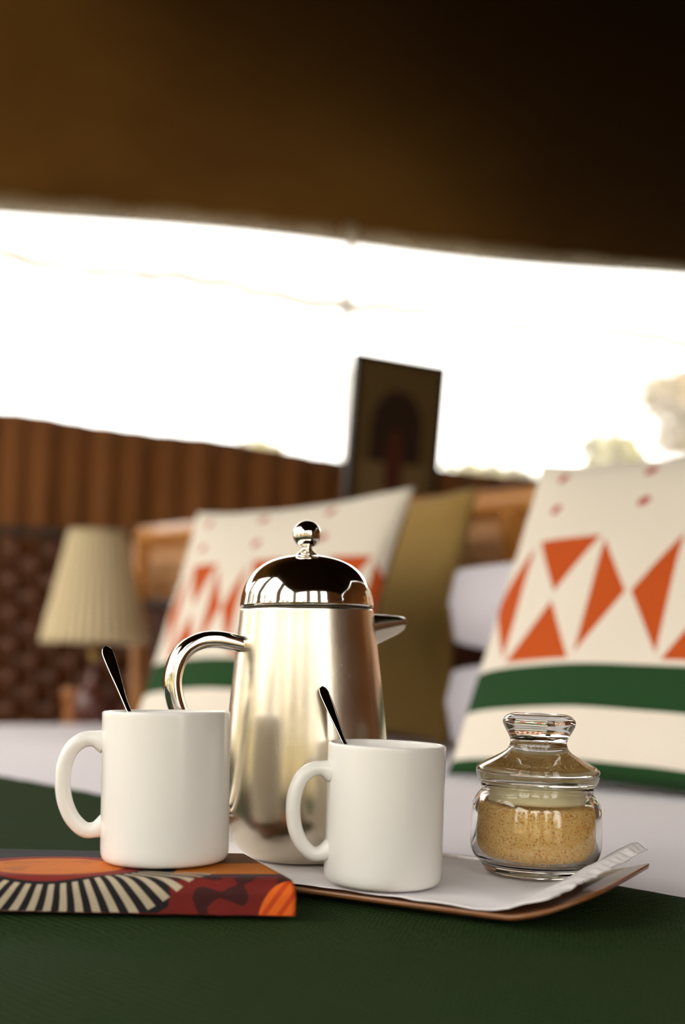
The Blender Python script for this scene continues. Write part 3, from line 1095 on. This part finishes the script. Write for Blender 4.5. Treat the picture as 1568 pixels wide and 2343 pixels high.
def mug(label, loc, rotz, scale, tilt):
    t = thing('mug', label, 'mug', loc, rotz, 'white mugs', tilt)
    t.scale = (scale,) * 3
    r, h, w = 0.0415, 0.0968, 0.0034
    prof = [(0, 0.0012), (0.033, 0.0012), (0.0345, 0.0), (0.0370, 0.0), (0.0390, 0.0008), (0.0405, 0.0026), (0.0413, 0.0055), (r, 0.010), (r, 0.03), (r, 0.06), (r, h - 0.004)]
    prof += [(r - w / 2 + w / 2 * math.cos(a), h - w / 2 + w / 2 * math.sin(a)) for a in [PI * i / 10 for i in range(11)]]
    prof += [(r - w, h - 0.006), (r - w, 0.05), (r - w, 0.012), (r - w - 0.002, 0.007), (r - w - 0.006, 0.005), (0, 0.005)]
    lathe('body', prof, m_mug, t, 128)
    hp = [(-0.0395, 0.0765), (-0.0465, 0.0785), (-0.0540, 0.0775), (-0.0610, 0.0715), (-0.0650, 0.0610), (-0.0658, 0.0490), (-0.0640, 0.0375), (-0.0595, 0.0275),
          (-0.0525, 0.0205), (-0.0460, 0.0198), (-0.0385, 0.0225)]
    path = catmull([(x, 0, z) for x, z in hp], 6)
    n = len(path)
    rad = [(0.0060 + 0.0016 * (1 - sstep(0, 0.12, i / n)) + 0.0016 * sstep(0.88, 1, i / n), 0.0050 + 0.0028 * (1 - sstep(0, 0.12, i / n)) + 0.0032 * sstep(0.88, 1, i / n)) for i in range(n)]
    sweep('handle', path, rad, m_mug, t, 24, normal=(0, 1, 0), power=2.3)
    return t
mug('white mug standing on the folded print cloth', (-0.1208, 0.797, CLOTH_TOP + 0.0008), R(8), 1.07, (R(-1.2), R(-0.6)))
mug('white mug on the tray in front of the coffee pot', (0.0312, 0.803, NAP_Z + 0.0004), R(14), 1.0, (R(0.3), R(1.0)))

# ------------------------------------------------------------------ teaspoons
m_spoon, nt, b = new_mat('polished_spoon_steel', (0.70, 0.66, 0.60), 0.08, 1.0)
rr = noise_tex(nt, 60, 2) * 0.06 + 0.04
nt.links.new(rr.s, b.inputs['Roughness'])
def spoon(label, tip, rim, bottom, face):
    """handle tip, point at the mug's rim, bowl point in the mug; face = direction the flat of the handle faces"""
    tip, rim, bottom, face = Vector(tip), Vector(rim), Vector(bottom), Vector(face).normalized()
    o = thing('teaspoon', label, 'spoon', bottom, 0, 'teaspoons standing in the mugs')
    d0 = (rim - bottom)
    pts = [Vector((0, 0, 0)), d0 * 0.3, d0 * 0.65, d0, d0 + (tip - rim) * 0.35, d0 + (tip - rim) * 0.7, tip - bottom]
    pth = catmull(pts, 7)
    n = len(pth)
    ax = (tip - bottom).normalized()
    side = face.cross(ax).normalized()
    rad = []
    for i in range(n):
        s_ = i / (n - 1)
        w = 0.0018 + 0.0026 * sstep(0.45, 0.92, s_)
        if s_ > 0.90:
            w *= math.sqrt(max(0.04, 1 - ((s_ - 0.90) / 0.102) ** 2))
        rad.append((w, 0.0010))
    sweep('handle', pth, rad, m_spoon, o, 20, normal=side, power=2.6)
    # bowl
    verts, faces = [], []
    L, Wd = 0.038, 0.0125
    for j in range(13):
        for i in range(9):
            s_, q = j / 12, i / 8 * 2 - 1
            wv = Wd * math.sqrt(max(0, 1 - (2 * s_ - 1) ** 2)) * (1 - 0.25 * (1 - s_) * 0)
            dep = 0.006 * (1 - q * q) * (1 - (2 * s_ - 1) ** 2)
            verts.append(-ax * 0.001 + ax * (s_ * L - L * 0.55) + side * (q * wv) - face * (dep - 0.0016))
    for j in range(12):
        for i in range(8):
            a = j * 9 + i
            faces.append((a, a + 1, a + 10, a + 9))
    bo = mesh_obj('bowl', verts, faces, m_spoon, o)
    md = bo.modifiers.new('thickness', 'SOLIDIFY')
    md.thickness = 0.001
    return o
spoon('teaspoon standing in the mug on the folded cloth', (-0.1745, 0.838, 0.1795), (-0.1545, 0.8185, 0.1380), (-0.109, 0.787, 0.055), (0.3, -1.0, 0.5))
spoon('teaspoon standing in the mug on the tray', (-0.0145, 0.842, 0.1530), (0.0030, 0.8235, 0.1130), (0.040, 0.795, 0.042), (0.75, -1.0, 0.15))

# ------------------------------------------------------------------ sugar jar
m_glass, nt, b = new_mat('clear_jar_glass', (0.985, 0.985, 0.965), 0.0)
b.inputs['Transmission Weight'].default_value = 1.0
b.inputs['IOR'].default_value = 1.48
rr = noise_tex(nt, 8, 2) * 0.01
nt.links.new(rr.s, b.inputs['Roughness'])
m_seal, nt, b = new_mat('cream_lid_seal', (0.97, 0.88, 0.58), 0.35)
b.inputs['Subsurface Weight'].default_value = 0.0
bump(nt, b, noise_tex(nt, 60, 2), 0.05, 0.0005)
JX, JY = 0.1468, 0.854
jar = thing('sugar_jar', 'clear glass jar with knobbed glass lid holding brown sugar on the tray', 'jar', (JX, JY, NAP_Z + 0.0010), tilt=(0, R(1.0)))
def cm(pts, n=5):
    return [(max(0, p.x), p.y) for p in catmull([(r, z, 0) for r, z in pts], n)]
outer = [(0, 0.0010), (0.034, 0.0004), (0.0375, 0.0006), (0.0392, 0.0030), (0.0410, 0.0060), (0.0455, 0.0105), (0.0480, 0.0165), (0.0488, 0.0240), (0.0487, 0.0340), (0.0480, 0.0440),
         (0.0470, 0.0500), (0.0445, 0.0550), (0.0418, 0.0585), (0.0412, 0.0605), (0.0420, 0.0625), (0.0416, 0.0640)]
inner = [(0.0375, 0.0640), (0.0372, 0.0600), (0.0385, 0.0560), (0.0420, 0.0510), (0.0436, 0.0450), (0.0445, 0.0340), (0.0446, 0.0240), (0.0436, 0.0170), (0.0405, 0.0120), (0.0340, 0.0092), (0, 0.0086)]
lathe('glass_body', cm(outer) + cm(inner), m_glass, jar, 128)
lo_ = [(0.0372, 0.0650), (0.0430, 0.0652), (0.0440, 0.0672), (0.0452, 0.0700), (0.0458, 0.0735), (0.0450, 0.0765), (0.0400, 0.0800), (0.0300, 0.0852), (0.0235, 0.0895), (0.0212, 0.0940), (0.0216, 0.0985),
       (0.0245, 0.1040), (0.0268, 0.1090), (0.0266, 0.1125), (0.0232, 0.1158), (0.0190, 0.1170), (0.0150, 0.1166), (0.0080, 0.1148), (0, 0.1142)]
li_ = [(0, 0.0985), (0.0110, 0.0978), (0.0150, 0.0950), (0.0162, 0.0900), (0.0190, 0.0858), (0.0270, 0.0810), (0.0370, 0.0768), (0.0392, 0.0735), (0.0375, 0.0700), (0.0372, 0.0650)]
glid = lathe('glass_lid', cm(lo_) + cm(li_)[0:], m_glass, jar, 128)
lathe('lid_seal', [(0.0315, 0.0510), (0.0352, 0.0510), (0.0358, 0.0530), (0.0356, 0.0570), (0.0364, 0.0585), (0.0360, 0.0640), (0.0366, 0.0650), (0.0366, 0.0668), (0.0352, 0.0668), (0.0335, 0.0640), (0.0315, 0.0510)], m_seal, glid, 96)

# sugar: a heap filling the jar, its surface made of grains
m_sugar, nt, b = new_mat('golden_brown_sugar', (0.66, 0.39, 0.13), 0.45)
v = nt.nodes.new('ShaderNodeTexVoronoi')
v.inputs['Scale'].default_value = 900
nt.links.new(coords(nt), v.inputs['Vector'])
sp_ = nt.nodes.new('ShaderNodeSeparateColor')
nt.links.new(v.outputs['Color'], sp_.inputs[0])
rv = N(nt, sp_.outputs[0])
cc = mix(nt, rv, (0.94, 0.55, 0.14), (0.98, 0.78, 0.38))
cc = mix(nt, rv.lt(0.10), cc, (0.72, 0.36, 0.09))
link_color(nt, b, cc)
b.inputs['Specular IOR Level'].default_value = 0.4
def sugar_r(z):
    P = inner[::-1]
    for (r0, z0_), (r1, z1_) in zip(P, P[1:]):
        if z0_ <= z <= z1_:
            return r0 + (r1 - r0) * (z - z0_) / max(1e-9, z1_ - z0_)
    return 0.037
SUG = 0.0475
rnd = random.Random(5)
prof = [(0, 0.0094)] + [(sugar_r(z) - 0.0012, z) for z in [0.0100, 0.0115, 0.0135, 0.0165, 0.02, 0.026, 0.033, 0.040, 0.0445, SUG]] + [(0.036, SUG + 0.0005), (0.026, SUG - 0.001), (0, SUG - 0.0015)]
sug = lathe('brown_sugar', prof, m_sugar, None, 96)
bmx = bmesh.new()
bmx.from_mesh(sug.data)
cube = [Vector((x, y, z)) for x in (-1, 1) for y in (-1, 1) for z in (-1, 1)]
cf = [(0, 1, 3, 2), (4, 6, 7, 5), (0, 4, 5, 1), (2, 3, 7, 6), (0, 2, 6, 4), (1, 5, 7, 3)]
def grain(p, sz):
    rot = Matrix.Rotation(rnd.uniform(0, 6.28), 3, 'X') @ Matrix.Rotation(rnd.uniform(0, 6.28), 3, 'Z') @ Matrix.Rotation(rnd.uniform(0, 6.28), 3, 'Y')
    sx = Vector((sz * rnd.uniform(.7, 1.3), sz * rnd.uniform(.7, 1.2), sz))
    vs_ = [bmx.verts.new(p + rot @ Vector((c.x * sx.x, c.y * sx.y, c.z * sx.z))) for c in cube]
    for q in cf:
        bmx.faces.new([vs_[i] for i in q])
for _ in range(17000):
    z = rnd.uniform(0.0105, SUG)
    a = rnd.uniform(PI, 2 * PI) if rnd.random() < 0.85 else rnd.uniform(0, PI)
    r = sugar_r(z) - 0.0011 - rnd.uniform(0, 0.0004)
    grain(Vector((r * math.cos(a), r * math.sin(a), z)), rnd.uniform(0.00028, 0.00046))
for _ in range(3500):
    r = 0.043 * math.sqrt(rnd.random()); a = rnd.uniform(0, 2 * PI)
    grain(Vector((r * math.cos(a), r * math.sin(a), SUG + 0.0002)), rnd.uniform(0.0003, 0.0005))
bmx.to_mesh(sug.data)
bmx.free()
for p in sug.data.polygons:
    p.use_smooth = False
sug.matrix_world = Matrix.Translation((JX, JY, NAP_Z + 0.0010)) @ Matrix.Rotation(R(1.0), 4, 'Y')
tag(sug, 'golden brown sugar filling the glass jar', 'sugar', kind='stuff')
